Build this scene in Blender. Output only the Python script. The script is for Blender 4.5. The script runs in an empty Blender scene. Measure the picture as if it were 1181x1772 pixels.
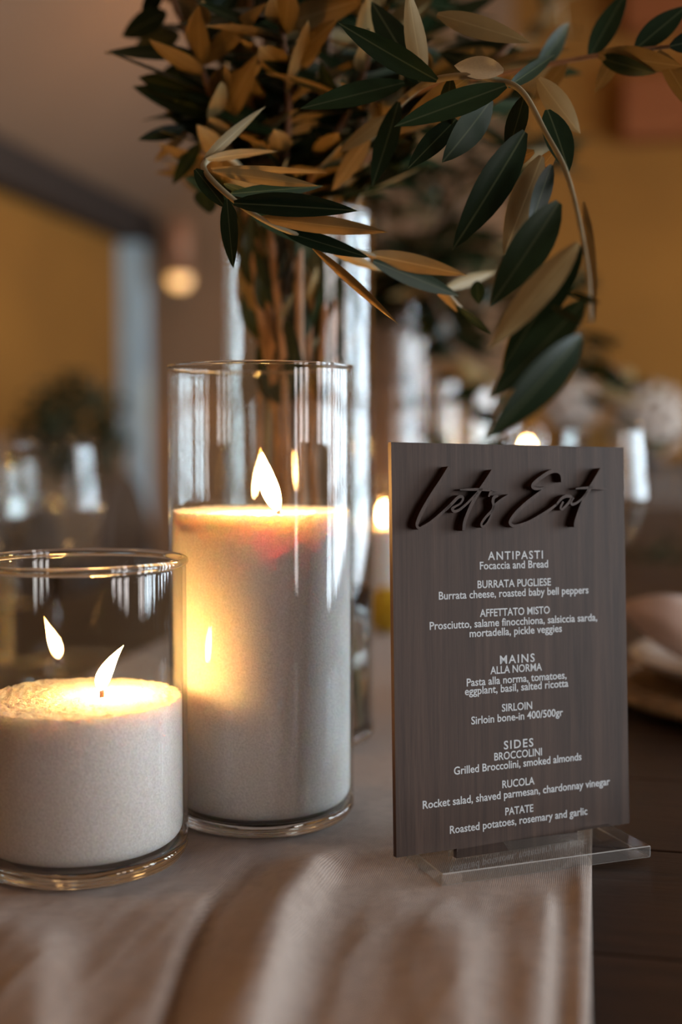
import bpy, bmesh, math, random
import numpy as np
from mathutils import Vector, Matrix, Euler, noise

random.seed(7)
SC = bpy.context.scene
COL = SC.collection
T = 0.75                                   # height of the table top
PI = math.pi

# ------------------------------------------------------------------ camera
FPX, PITCH, CAMH = 2100.0, math.atan(126 / 2100.0), 0.22
cam = bpy.data.objects.new('camera', bpy.data.cameras.new('camera'))
COL.objects.link(cam)
cam.location = (0, 0, T + CAMH)
cam.rotation_euler = (PI / 2 - PITCH, 0, 0)
cam.data.sensor_fit = 'VERTICAL'
cam.data.sensor_height = 36
cam.data.lens = FPX / 1772 * 36
cam.data.clip_start = 0.02
cam.data.clip_end = 60
cam.data.dof.use_dof = True
cam.data.dof.focus_distance = 0.630
cam.data.dof.aperture_fstop = 2.8
SC.camera = cam

# ------------------------------------------------------------------ colour, world
vs = SC.view_settings
vs.view_transform = 'Standard'
vs.look = 'None'
vs.exposure = 0.22
vs.gamma = 1.0
vs.use_curve_mapping = False
SC.cycles.sample_clamp_indirect = 6.0
SC.cycles.max_bounces = 14
SC.cycles.transparent_max_bounces = 32
SC.cycles.transmission_bounces = 12
SC.cycles.blur_glossy = 0.3
SC.cycles.caustics_reflective = True
SC.cycles.caustics_refractive = True
world = bpy.data.worlds.new('world')
SC.world = world
world.use_nodes = True
world.node_tree.nodes['Background'].inputs[0].default_value = (0.62, 0.78, 1.0, 1)
world.node_tree.nodes['Background'].inputs[1].default_value = 0.6

# the hall is turned to the table's direction: s runs along the table, u across it
DX, DY = 0.2053, 0.9787
ROOM = math.atan2(-DX, DY)


def rm(s, u, z):
    return Vector((DX * s + DY * u, DY * s - DX * u, z))


def area(name, loc, rot, sx, sy, color, power):
    l = bpy.data.lights.new(name, 'AREA')
    l.shape = 'RECTANGLE'
    l.size, l.size_y = sx, sy
    l.color = color
    l.energy = power
    o = bpy.data.objects.new(name, l)
    COL.objects.link(o)
    o.location = loc
    o.rotation_euler = rot
    return o


# daylight through the four tall windows of the right-hand wall (wall at u = WR)
WR, WL, WE, WB = 3.4, -3.1, 8.0, -3.0
WIN_S = (-1.55, -1.0, -0.45, 0.75, 1.3, 1.85, 2.7, 3.25, 3.8, 4.7, 5.25, 5.8)
WIN_W, WIN_Z0, WIN_Z1 = 0.36, 0.35, 2.30
DAY_NEAR, DAY_FAR = 8.5, 20.0                # set by hand: far panes boosted for glass reflections, near ones dimmed
for i, s in enumerate(WIN_S):
    area('window_daylight', rm(s, WR + 0.10, (WIN_Z0 + WIN_Z1) / 2),
         (PI / 2, 0, ROOM - PI / 2 + PI), WIN_W, WIN_Z1 - WIN_Z0, (1.0, 0.90, 0.86) if s < 1 else (0.76, 0.90, 1.0),
         (DAY_NEAR if s < 1 else DAY_FAR) * PI * WIN_W * (WIN_Z1 - WIN_Z0))
# unseen warm fill lights added to brighten the far hall and the near table
for s, u, w in ((5.6, -1.7, 9), (5.6, 1.9, 23), (3.2, -1.2, 3), (0.5, -1.2, 10)):
    l = bpy.data.lights.new('warm_fill', 'POINT')
    l.color = (1.0, 0.55, 0.20)
    l.energy = w
    l.shadow_soft_size = 0.12
    o = bpy.data.objects.new('warm_fill', l)
    COL.objects.link(o)
    o.location = rm(s, u, 2.6 if s > 2 else 2.35)


# ------------------------------------------------------------------ measuring helpers
def ray(x, y):
    cx, cz = (x - 590.5) / FPX, -(y - 886) / FPX
    c, s = math.cos(PITCH), math.sin(PITCH)
    return Vector((cx, c + cz * s, -s + cz * c))


def at(x, y, d):
    """point at forward distance d (metres) along the sight line of a measured spot"""
    r = ray(x, y)
    return Vector((0, 0, T + CAMH)) + r * (d / r.y)


def ground(x, y, z=0.0):
    r = ray(x, y)
    return Vector((0, 0, T + CAMH)) + r * ((z - CAMH) / r.z)


# ------------------------------------------------------------------ material helpers
def mat(name):
    m = bpy.data.materials.new(name)
    m.use_nodes = True
    nt = m.node_tree
    return m, nt, nt.nodes['Principled BSDF'], nt.nodes['Material Output']


def node(nt, typ, **kw):
    n = nt.nodes.new(typ)
    for k, v in kw.items():
        if k.startswith('i_'):
            key = k[2:]
            key = int(key) if key.isdigit() else key.replace('_', ' ')
            n.inputs[key].default_value = v
        else:
            setattr(n, k, v)
    return n


def ramp(nt, stops):
    r = nt.nodes.new('ShaderNodeValToRGB')
    e = r.color_ramp.elements
    while len(e) < len(stops):
        e.new(0.5)
    for k, (p, c) in zip(e, stops):
        k.position = p
        k.color = (*c, 1)
    return r


def plain(name, c, rough=0.6, metal=0.0, var=0.15, scale=20, bump=0.0, bscale=200, spec=0.5, stretch=(1, 1, 1)):
    m, nt, b, out = mat(name)
    tc = node(nt, 'ShaderNodeTexCoord')
    mp = node(nt, 'ShaderNodeMapping')
    mp.inputs['Scale'].default_value = stretch
    nt.links.new(tc.outputs['Object'], mp.inputs[0])
    n = node(nt, 'ShaderNodeTexNoise', i_Scale=scale, i_Detail=5.0)
    nt.links.new(mp.outputs[0], n.inputs[0])
    r = ramp(nt, [(0.3, [x * (1 - var) for x in c]), (0.7, [min(1, x * (1 + var)) for x in c])])
    nt.links.new(n.outputs[0], r.inputs[0])
    nt.links.new(r.outputs[0], b.inputs['Base Color'])
    b.inputs['Roughness'].default_value = rough
    b.inputs['Metallic'].default_value = metal
    b.inputs['Specular IOR Level'].default_value = spec
    if bump:
        n2 = node(nt, 'ShaderNodeTexNoise', i_Scale=bscale, i_Detail=3.0)
        nt.links.new(mp.outputs[0], n2.inputs[0])
        bp = node(nt, 'ShaderNodeBump', i_Strength=bump, i_Distance=0.002)
        nt.links.new(n2.outputs[0], bp.inputs['Height'])
        nt.links.new(bp.outputs[0], b.inputs['Normal'])
    return m


def thin_glass(name, tint=(0.965, 0.975, 0.97)):
    m, nt, b, out = mat(name)
    nt.nodes.remove(b)
    lw = node(nt, 'ShaderNodeLayerWeight', i_Blend=0.5)
    p = node(nt, 'ShaderNodeMath', operation='POWER')
    p.inputs[1].default_value = 4.0
    nt.links.new(lw.outputs['Facing'], p.inputs[0])
    ma = node(nt, 'ShaderNodeMath', operation='MULTIPLY_ADD')
    ma.inputs[1].default_value = 0.70
    ma.inputs[2].default_value = 0.036
    nt.links.new(p.outputs[0], ma.inputs[0])
    tr = node(nt, 'ShaderNodeBsdfTransparent')
    tr.inputs[0].default_value = (*tint, 1)
    gl = node(nt, 'ShaderNodeBsdfGlossy')
    gl.inputs['Roughness'].default_value = 0.015
    mx = node(nt, 'ShaderNodeMixShader')
    nt.links.new(ma.outputs[0], mx.inputs[0])
    nt.links.new(tr.outputs[0], mx.inputs[1])
    nt.links.new(gl.outputs[0], mx.inputs[2])
    nt.links.new(mx.outputs[0], out.inputs[0])
    return m


def solid_glass(name, c=(0.96, 0.97, 0.96), ior=1.5, rough=0.0):
    m, nt, b, out = mat(name)
    b.inputs['Base Color'].default_value = (*c, 1)
    b.inputs['Roughness'].default_value = rough
    b.inputs['IOR'].default_value = ior
    b.inputs['Transmission Weight'].default_value = 1.0
    return m


def cut_acrylic(name, milk):
    m = thin_glass(name, (0.90, 0.91, 0.89))
    nt = m.node_tree
    out = [n for n in nt.nodes if n.type == 'OUTPUT_MATERIAL'][0]
    src = out.inputs[0].links[0].from_socket
    d = node(nt, 'ShaderNodeBsdfDiffuse')
    d.inputs[0].default_value = (0.75, 0.76, 0.74, 1)
    mx = node(nt, 'ShaderNodeMixShader', i_0=milk)
    nt.links.new(src, mx.inputs[1])
    nt.links.new(d.outputs[0], mx.inputs[2])
    nt.links.new(mx.outputs[0], out.inputs[0])
    return m


def emit(name, stops, strength):
    """flame: colour and strength along the object's own z (0..1 of its bounding box)"""
    m, nt, b, out = mat(name)
    nt.nodes.remove(b)
    tc = node(nt, 'ShaderNodeTexCoord')
    sp = node(nt, 'ShaderNodeSeparateXYZ')
    nt.links.new(tc.outputs['Generated'], sp.inputs[0])
    r = ramp(nt, stops)
    nt.links.new(sp.outputs[2], r.inputs[0])
    e = node(nt, 'ShaderNodeEmission', i_Strength=strength)
    nt.links.new(r.outputs[0], e.inputs[0])
    nt.links.new(e.outputs[0], out.inputs[0])
    return m


def wood(name, dark, light, scale=(1, 1, 1), rough=0.5, ring=6.0, coat=0.0, bump=0.15, spec=0.4):
    m, nt, b, out = mat(name)
    tc = node(nt, 'ShaderNodeTexCoord')
    mp = node(nt, 'ShaderNodeMapping')
    mp.inputs['Scale'].default_value = scale
    nt.links.new(tc.outputs['Object'], mp.inputs[0])
    n1 = node(nt, 'ShaderNodeTexNoise', i_Scale=ring, i_Detail=8.0, i_Roughness=0.65, i_Distortion=0.6)
    n2 = node(nt, 'ShaderNodeTexNoise', i_Scale=ring * 9, i_Detail=4.0, i_Roughness=0.7)
    for n in (n1, n2):
        nt.links.new(mp.outputs[0], n.inputs[0])
    mx = node(nt, 'ShaderNodeMath', operation='MULTIPLY_ADD')
    mx.inputs[1].default_value = 0.45
    nt.links.new(n2.outputs[0], mx.inputs[0])
    nt.links.new(n1.outputs[0], mx.inputs[2])
    r = ramp(nt, [(0.5, dark), (0.92, light)])
    nt.links.new(mx.outputs[0], r.inputs[0])
    nt.links.new(r.outputs[0], b.inputs['Base Color'])
    b.inputs['Roughness'].default_value = rough
    b.inputs['Specular IOR Level'].default_value = spec
    b.inputs['Coat Weight'].default_value = coat
    b.inputs['Coat Roughness'].default_value = 0.25
    bp = node(nt, 'ShaderNodeBump', i_Strength=bump, i_Distance=0.001)
    nt.links.new(mx.outputs[0], bp.inputs['Height'])
    nt.links.new(bp.outputs[0], b.inputs['Normal'])
    return m


# ------------------------------------------------------------------ object helpers
def link(name, me, parent=None, loc=None, rot=None):
    o = bpy.data.objects.new(name, me)
    COL.objects.link(o)
    if parent is not None:
        o.parent = parent
    if loc is not None:
        o.location = loc
    if rot is not None:
        o.rotation_euler = rot
    return o


def obj(name, bm, mats, parent=None, loc=None, rot=None, smooth=True):
    me = bpy.data.meshes.new(name)
    bmesh.ops.recalc_face_normals(bm, faces=bm.faces)
    bm.to_mesh(me)
    bm.free()
    for m in (mats if isinstance(mats, (list, tuple)) else [mats]):
        me.materials.append(m)
    if smooth:
        me.polygons.foreach_set('use_smooth', [True] * len(me.polygons))
    return link(name, me, parent, loc, rot)


def tag(o, label, cat, group=None, kind=None):
    o['label'] = label
    o['category'] = cat
    if group:
        o['group'] = group
    if kind:
        o['kind'] = kind
    return o


def thing(name, label, cat, loc=(0, 0, 0), rotz=0.0, group=None):
    o = bpy.data.objects.new(name, None)
    COL.objects.link(o)
    o.empty_display_size = 0.05
    o.location = loc
    o.rotation_euler = (0, 0, rotz)
    return tag(o, label, cat, group)


def structure(o):
    o['kind'] = 'structure'
    return o


def bm_box(bm, c, s, rot=None, mi=0):
    """box of centre c and full sizes s"""
    M = Matrix.Translation(c) @ ((rot or Euler((0, 0, 0))).to_matrix().to_4x4()) @ Matrix.Diagonal((*s, 1))
    r = bmesh.ops.create_cube(bm, size=1.0, matrix=M)
    for v in r['verts']:
        for f in v.link_faces:
            f.material_index = mi


def box_bm(c, s, bevel=0.0, rot=None):
    bm = bmesh.new()
    bm_box(bm, c, s, rot)
    if bevel:
        bmesh.ops.bevel(bm, geom=bm.edges[:], offset=bevel, segments=2, affect='EDGES', profile=0.7)
    return bm


def bm_lathe(bm, prof, n=64, cx=0.0, cy=0.0):
    """prof: (r, z) points; r = 0 makes a pole"""
    rings = []
    for r, z in prof:
        if r < 1e-6:
            rings.append([bm.verts.new((cx, cy, z))])
        else:
            rings.append([bm.verts.new((cx + r * math.cos(2 * PI * k / n), cy + r * math.sin(2 * PI * k / n), z)) for k in range(n)])
    for a, b in zip(rings, rings[1:]):
        for k in range(n):
            k2 = (k + 1) % n
            if len(a) == 1 and len(b) == 1:
                continue
            if len(a) == 1:
                bm.faces.new((a[0], b[k2], b[k]))
            elif len(b) == 1:
                bm.faces.new((a[k], a[k2], b[0]))
            else:
                bm.faces.new((a[k], a[k2], b[k2], b[k]))


def lathe_bm(prof, n=64):
    bm = bmesh.new()
    bm_lathe(bm, prof, n)
    return bm


def bm_tube(bm, pts, rad, n=8):
    """tube along points, rad a number or a list"""
    pts = [Vector(p) for p in pts]
    if not isinstance(rad, (list, tuple)):
        rad = [rad] * len(pts)
    rings, up = [], Vector((0.13, 0.21, 0.97))
    for i, p in enumerate(pts):
        d = (pts[min(i + 1, len(pts) - 1)] - pts[max(i - 1, 0)]).normalized()
        if abs(d.dot(up)) > 0.98:
            up = Vector((1, 0.2, 0.1))
        a = d.cross(up).normalized()
        b = d.cross(a)
        rings.append([bm.verts.new(p + (a * math.cos(2 * PI * k / n) + b * math.sin(2 * PI * k / n)) * rad[i]) for k in range(n)])
    for A, B in zip(rings, rings[1:]):
        for k in range(n):
            bm.faces.new((A[k], A[(k + 1) % n], B[(k + 1) % n], B[k]))
    bm.faces.new(rings[0][::-1])
    bm.faces.new(rings[-1])


def tube_bm(pts, rad, n=8):
    bm = bmesh.new()
    bm_tube(bm, pts, rad, n)
    return bm


def spline(pts, per=6):
    """Catmull-Rom through points (any dimension)"""
    P = [np.array(p, float) for p in pts]
    P = [2 * P[0] - P[1]] + P + [2 * P[-1] - P[-2]]
    out = []
    for i in range(1, len(P) - 2):
        for k in range(per):
            t = k / per
            a, b, c, d = P[i - 1], P[i], P[i + 1], P[i + 2]
            out.append(0.5 * (2 * b + (c - a) * t + (2 * a - 5 * b + 4 * c - d) * t * t + (3 * b - a - 3 * c + d) * t ** 3))
    out.append(P[-2])
    return out


# ------------------------------------------------------------------ materials
M_TAUPE = plain('taupe_plaster', (0.29, 0.17, 0.095), 0.9, var=0.12, scale=1.5, bump=0.2, bscale=30)
M_OCHRE = plain('ochre_plaster', (0.30, 0.125, 0.016), 0.9, var=0.12, scale=1.2, bump=0.2, bscale=30)
M_CEIL = plain('ceiling_cloth', (0.28, 0.165, 0.098), 0.95, var=0.08, scale=0.8)
M_FLOOR = plain('floor_boards', (0.10, 0.065, 0.04), 0.6, var=0.3, scale=3)
M_BEAM = wood('dark_beam', (0.018, 0.013, 0.011), (0.05, 0.036, 0.03), (1, 8, 8), 0.7)
M_RED = wood('red_timber', (0.22, 0.055, 0.012), (0.30, 0.09, 0.02), (1, 8, 8), 0.7)
M_POST = plain('pale_paint', (0.48, 0.66, 0.78), 0.6, var=0.06, scale=4)
M_TABLE = wood('dark_table_wood', (0.010, 0.005, 0.003), (0.046, 0.021, 0.010), (3, 34, 10), 0.45, ring=3.0, coat=0.08, bump=0.35, spec=0.3)
M_GLASS = thin_glass('clear_glass_wall')
M_SOLID = solid_glass('clear_glass_solid')
M_ACRYL = thin_glass('clear_acrylic', (0.97, 0.97, 0.955))
M_ACRYLE = cut_acrylic('cut_acrylic_edge', 0.10)
M_ACRYLC = cut_acrylic('acrylic_edge_glint', 0.65)  # milky strip, painted as the bright edge highlights of the block
M_WICK = plain('charred_wick', (0.03, 0.015, 0.01), 0.9)
FLAME_STOPS = [(0.0, (0.25, 0.12, 0.12)), (0.12, (0.9, 0.40, 0.10)), (0.35, (1.0, 0.52, 0.16)), (0.8, (1.0, 0.46, 0.12)), (1.0, (1.0, 0.36, 0.06))]
M_FLAME = emit('candle_flame', FLAME_STOPS, 360)
M_WHITE = plain('white_print', (0.62, 0.66, 0.68), 0.6, var=0.03)
M_LEMON = plain('lemon_skin', (0.62, 0.42, 0.02), 0.45, var=0.1, bump=0.3, bscale=120)
M_CERAMIC = plain('glazed_ceramic', (0.66, 0.60, 0.53), 0.18, var=0.08, scale=12)
M_RATTAN = plain('woven_rattan', (0.33, 0.20, 0.09), 0.7, var=0.35, scale=90)
M_CHAIR = wood('brown_chair_wood', (0.035, 0.018, 0.01), (0.12, 0.065, 0.035), (4, 4, 1), 0.5)
M_NAPKIN = plain('blush_linen', (0.55, 0.40, 0.33), 0.9, var=0.08, scale=60, bump=0.2, bscale=900)
M_STEM = plain('olive_stem', (0.30, 0.17, 0.10), 0.7, var=0.3, scale=60)
M_STEMG = plain('green_olive_stem', (0.22, 0.18, 0.10), 0.6, var=0.2, scale=60)
M_WATER = solid_glass('water', (0.93, 0.95, 0.93), 1.33)


def sand_material():
    m, nt, b, out = mat('granulated_wax')
    tc = node(nt, 'ShaderNodeTexCoord')
    v = node(nt, 'ShaderNodeTexNoise', i_Scale=900.0, i_Detail=2.0, i_Roughness=0.7)
    nt.links.new(tc.outputs['Object'], v.inputs[0])
    r = ramp(nt, [(0.3, (0.70, 0.65, 0.63)), (0.7, (0.94, 0.88, 0.86))])
    nt.links.new(v.outputs[0], r.inputs[0])
    nt.links.new(r.outputs[0], b.inputs['Base Color'])
    b.inputs['Roughness'].default_value = 0.75
    b.inputs['Specular IOR Level'].default_value = 0.3
    b.inputs['Subsurface Weight'].default_value = 0.85
    b.inputs['Subsurface Radius'].default_value = (1.0, 0.68, 0.42)
    b.inputs['Subsurface Scale'].default_value = 0.019
    bp = node(nt, 'ShaderNodeBump', i_Strength=0.6, i_Distance=0.0009)
    nt.links.new(v.outputs[0], bp.inputs['Height'])
    nt.links.new(bp.outputs[0], b.inputs['Normal'])
    return m


M_SAND = sand_material()


def linen_material():
    m, nt, b, out = mat('runner_linen')
    tc = node(nt, 'ShaderNodeTexCoord')
    mp = node(nt, 'ShaderNodeMapping')
    mp.inputs['Rotation'].default_value = (0, 0, -ROOM)
    nt.links.new(tc.outputs['Object'], mp.inputs[0])
    nz = node(nt, 'ShaderNodeTexNoise', i_Scale=160.0, i_Detail=3.0)
    nt.links.new(mp.outputs[0], nz.inputs[0])
    hs = []
    for d in ('X', 'Y'):
        w = node(nt, 'ShaderNodeTexWave', i_Scale=330.0, i_Distortion=1.3, i_Detail=1.0)
        w.inputs['Detail Scale'].default_value = 0.6
        w.bands_direction = d
        nt.links.new(mp.outputs[0], w.inputs[0])
        hs.append(w)
    mul = node(nt, 'ShaderNodeMath', operation='MULTIPLY')
    nt.links.new(hs[0].outputs['Fac'], mul.inputs[0])
    nt.links.new(hs[1].outputs['Fac'], mul.inputs[1])
    add = node(nt, 'ShaderNodeMath', operation='MULTIPLY_ADD')
    add.inputs[1].default_value = 0.5
    nt.links.new(nz.outputs[0], add.inputs[0])
    nt.links.new(mul.outputs[0], add.inputs[2])
    r = ramp(nt, [(0.1, (0.25, 0.175, 0.135)), (0.85, (0.70, 0.565, 0.475))])
    nt.links.new(add.outputs[0], r.inputs[0])
    nt.links.new(r.outputs[0], b.inputs['Base Color'])
    b.inputs['Roughness'].default_value = 0.7
    b.inputs['Sheen Weight'].default_value = 0.25
    b.inputs['Specular IOR Level'].default_value = 0.35
    bp = node(nt, 'ShaderNodeBump', i_Strength=0.8, i_Distance=0.0007)
    nt.links.new(add.outputs[0], bp.inputs['Height'])
    nt.links.new(bp.outputs[0], b.inputs['Normal'])
    return m


M_LINEN = linen_material()


def leaf_material(name, a, bcol, rib, rough, transl, spec):
    m, nt, b, out = mat(name)
    oi = node(nt, 'ShaderNodeObjectInfo')
    tc = node(nt, 'ShaderNodeTexCoord')
    nz = node(nt, 'ShaderNodeTexNoise', i_Scale=5.0, i_Detail=4.0)
    nt.links.new(tc.outputs['Object'], nz.inputs[0])
    mixf = node(nt, 'ShaderNodeMath', operation='MULTIPLY_ADD')
    mixf.inputs[1].default_value = 0.6
    nt.links.new(oi.outputs['Random'], mixf.inputs[0])
    sc_ = node(nt, 'ShaderNodeMath', operation='MULTIPLY')
    sc_.inputs[1].default_value = 0.5
    nt.links.new(nz.outputs[0], sc_.inputs[0])
    nt.links.new(sc_.outputs[0], mixf.inputs[2])
    r = ramp(nt, [(0.1, a), (0.9, bcol)])
    nt.links.new(mixf.outputs[0], r.inputs[0])
    sp = node(nt, 'ShaderNodeSeparateXYZ')
    nt.links.new(tc.outputs['Object'], sp.inputs[0])
    ab = node(nt, 'ShaderNodeMath', operation='ABSOLUTE')
    nt.links.new(sp.outputs[1], ab.inputs[0])
    rr = ramp(nt, [(0.012, (1, 1, 1)), (0.035, (0, 0, 0))])
    nt.links.new(ab.outputs[0], rr.inputs[0])
    mx = node(nt, 'ShaderNodeMix', data_type='RGBA')
    nt.links.new(rr.outputs[0], mx.inputs[0])
    nt.links.new(r.outputs[0], mx.inputs[6])
    mx.inputs[7].default_value = (*rib, 1)
    nt.links.new(mx.outputs[2], b.inputs['Base Color'])
    b.inputs['Roughness'].default_value = rough
    b.inputs['Specular IOR Level'].default_value = spec
    tl = node(nt, 'ShaderNodeBsdfTranslucent')
    nt.links.new(mx.outputs[2], tl.inputs[0])
    ms = node(nt, 'ShaderNodeMixShader', i_0=transl)
    nt.links.new(b.outputs[0], ms.inputs[1])
    nt.links.new(tl.outputs[0], ms.inputs[2])
    nt.links.new(ms.outputs[0], out.inputs[0])
    return m


M_LEAFT = leaf_material('olive_leaf_upper', (0.005, 0.013, 0.006), (0.020, 0.038, 0.014), (0.06, 0.075, 0.035), 0.36, 0.08, 0.16)
M_LEAFB = leaf_material('olive_leaf_under', (0.20, 0.130, 0.045), (0.31, 0.215, 0.085), (0.36, 0.26, 0.11), 0.6, 0.12, 0.3)
M_DARKLEAF = leaf_material('shrub_leaf', (0.012, 0.022, 0.008), (0.04, 0.05, 0.02), (0.05, 0.06, 0.03), 0.6, 0.1, 0.3)


# ------------------------------------------------------------------ the hall
def quad_slab(name, corners, thick_dir, m):
    """a slab: four corners in order, extruded by the vector thick_dir"""
    bm = bmesh.new()
    a = [bm.verts.new(c) for c in corners]
    b = [bm.verts.new(Vector(c) + Vector(thick_dir)) for c in corners]
    bm.faces.new(a)
    bm.faces.new(b[::-1])
    for k in range(4):
        bm.faces.new((a[k], b[k], b[(k + 1) % 4], a[(k + 1) % 4]))
    return structure(obj(name, bm, m, smooth=False))


UR, ZB, ZR = 0.15, 2.5, 4.6                         # ridge position, wall height, ridge height
quad_slab('floor', [rm(WB, WL, 0), rm(WB, WR, 0), rm(WE, WR, 0), rm(WE, WL, 0)], (0, 0, -0.1), M_FLOOR)
quad_slab('wall_left', [rm(WB, WL, 0), rm(WE, WL, 0), rm(WE, WL, ZB), rm(WB, WL, ZB)], rm(0, -0.15, 0), M_OCHRE)
quad_slab('wall_back', [rm(WE, WL, 0), rm(WE, -0.55, 0), rm(WE, -0.55, ZR), rm(WE, WL, ZR)], rm(0.15, 0, 0), M_TAUPE)
quad_slab('wall_end', [rm(WE, -0.55, 0), rm(WE, WR, 0), rm(WE, WR, ZR), rm(WE, -0.55, ZR)], rm(0.15, 0, 0), M_OCHRE)
quad_slab('wall_front', [rm(WB, WL, 0), rm(WB, WR, 0), rm(WB, WR, ZR), rm(WB, WL, ZR)], rm(-0.15, 0, 0), M_TAUPE)
quad_slab('ceiling', [rm(WB, WL, ZB), rm(WE, WL, ZB), rm(WE, UR, ZR), rm(WB, UR, ZR)], (0, 0, 0.1), M_CEIL)
quad_slab('ceiling_slope', [rm(WB, WR, ZB), rm(WE, WR, ZB), rm(WE, UR, ZR), rm(WB, UR, ZR)], (0, 0, 0.1), M_CEIL)

# right-hand wall with the four windows
bm = bmesh.new()
edges = [WB]
for s in WIN_S:
    edges += [s - WIN_W / 2, s + WIN_W / 2]
edges.append(WE)


def rbox(bm, s0, s1, u0, u1, z0, z1):
    c = rm((s0 + s1) / 2, (u0 + u1) / 2, (z0 + z1) / 2)
    bm_box(bm, c, (abs(u1 - u0), abs(s1 - s0), abs(z1 - z0)), Euler((0, 0, ROOM)))


for a, b in zip(edges[0::2], edges[1::2]):
    rbox(bm, a, b, WR, WR + 0.15, 0, ZB)
for s in WIN_S:
    rbox(bm, s - WIN_W / 2, s + WIN_W / 2, WR, WR + 0.15, 0, WIN_Z0)
structure(obj('wall_right', bm, M_TAUPE, smooth=False))
for i, s in enumerate(WIN_S):
    bm = bmesh.new()
    for k in range(2):
        ss = s - WIN_W / 2 + WIN_W * k
        rbox(bm, ss - 0.02, ss + 0.02, WR + 0.02, WR + 0.07, WIN_Z0, WIN_Z1)
    for k in range(6):
        zz = WIN_Z0 + (WIN_Z1 - WIN_Z0) * k / 5
        rbox(bm, s - WIN_W / 2, s + WIN_W / 2, WR + 0.025, WR + 0.065, zz - 0.02, zz + 0.02)
    structure(obj('window_%d' % (i + 1), bm, M_POST, smooth=False))

bm = bmesh.new()
rbox(bm, WB, WE - 0.02, WL + 0.002, WL + 0.16, 2.27, 2.49)
structure(obj('trim_1', bm, M_BEAM, smooth=False))          # dark plate on top of the left wall
bm = bmesh.new()
rbox(bm, 7.60, 7.75, WL + 0.002, WL + 0.165, 0, 2.26)
structure(obj('trim_2', bm, M_POST, smooth=False))          # pale corner post
bm = bmesh.new()
rbox(bm, WE - 0.22, WE - 0.002, 0.15, 2.4, 2.82, 3.20)
structure(obj('trim_3', bm, M_RED, smooth=False))           # red-brown timber on the end wall
bm = bmesh.new()
rbox(bm, WE - 0.22, WE - 0.002, 0.15, 2.4, 3.48, 3.9)
structure(obj('trim_4', bm, M_RED, smooth=False))
bm = bmesh.new()
rbox(bm, WB, WE - 0.2, WL + 0.002, WL + 0.06, 0, 0.98)
structure(obj('trim_5', bm, M_TAUPE, smooth=False))         # dado along the left wall

# wall lamp on the far wall: tube, bulb and bracket
lp = at(311, 480, 7.98)
lamp = thing('wall_lamp', 'copper tube wall lamp shining down the far taupe wall', 'lamp', lp, ROOM)
M_COPPER = plain('copper_tube', (0.42, 0.20, 0.11), 0.5, metal=0.3)
obj('lamp_tube', lathe_bm([(0.0, 0.36), (0.07, 0.36), (0.08, 0.35), (0.08, 0.0), (0.075, 0.0), (0.075, 0.34), (0.0, 0.345)], 32), M_COPPER, lamp)
m_bulb, nt, b, out = mat('lamp_bulb_glow')
b.inputs['Emission Color'].default_value = (1.0, 0.50, 0.12, 1)
b.inputs['Emission Strength'].default_value = 1.7
obj('bulb', lathe_bm([(0.0, -0.075), (0.055, -0.06), (0.072, -0.01), (0.06, 0.05), (0.0, 0.08)], 24), m_bulb, lamp)
obj('bracket', box_bm((0, 0.10, 0.2), (0.05, 0.12, 0.09), 0.005), M_COPPER, lamp)
sl = bpy.data.lights.new('wall_lamp_spot', 'SPOT')
sl.color = (1.0, 0.58, 0.22)
sl.energy = 22
sl.spot_size = math.radians(58)
sl.spot_blend = 0.6
sl.shadow_soft_size = 0.04
so = bpy.data.objects.new('wall_lamp_spot', sl)
COL.objects.link(so)
so.parent = lamp
so.location = (0, 0.0, -0.09)
so.rotation_euler = (math.radians(9), 0, 0)

# ------------------------------------------------------------------ banquet table
U0 = -0.215                                           # the table's centre line
table = thing('banquet_table', 'long dark brown plank table under the linen runner', 'table', rm(0, U0, 0), ROOM)
NP, PW = 32, 0.14
S0 = -0.32
pm = None
for k in range(NP):
    w = PW - 0.0016
    if pm is None:
        o = obj('plank', box_bm((0, 0, -0.0175), (1.02, w, 0.035), 0.0012), M_TABLE, table, smooth=False)
        pm = o.data
    else:
        o = link('plank', pm, table)
    o.location = (random.uniform(-.002, .002), S0 + (k + 0.5) * PW, T - random.uniform(0, 0.0004))
    if k % 2:
        o.rotation_euler = (0, 0, PI)
for sx in (-1, 1):
    obj('apron', box_bm((sx * 0.42, S0 + NP * PW / 2, T - 0.085), (0.03, NP * PW - 0.3, 0.09), 0.003), M_TABLE, table, smooth=False)
for sx in (-1, 1):
    for sy in (S0 + 0.25, S0 + NP * PW / 2, S0 + NP * PW - 0.25):
        obj('leg', box_bm((sx * 0.40, sy, (T - 0.04) / 2), (0.08, 0.08, T - 0.042), 0.004), M_TABLE, table, smooth=False)

# ------------------------------------------------------------------ linen runner (a real folded cloth)
RT = 0.0015
e0, e1 = ground(1022, 1772, RT), ground(1025, 1500, RT)


def px_line(pts):
    P = sorted([ground(x, y, RT)[:2] for x, y in pts], key=lambda q: q[1])
    ys = [q[1] for q in P]
    xs = [q[0] for q in P]

    def f(Y):
        if Y <= ys[0]:
            t = (xs[1] - xs[0]) / (ys[1] - ys[0])
            return xs[0] + t * (Y - ys[0])
        if Y >= ys[-1]:
            t = (xs[-1] - xs[-2]) / (ys[-1] - ys[-2])
            return xs[-1] + t * (Y - ys[-1])
        return float(np.interp(Y, ys, xs))
    return f


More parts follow.
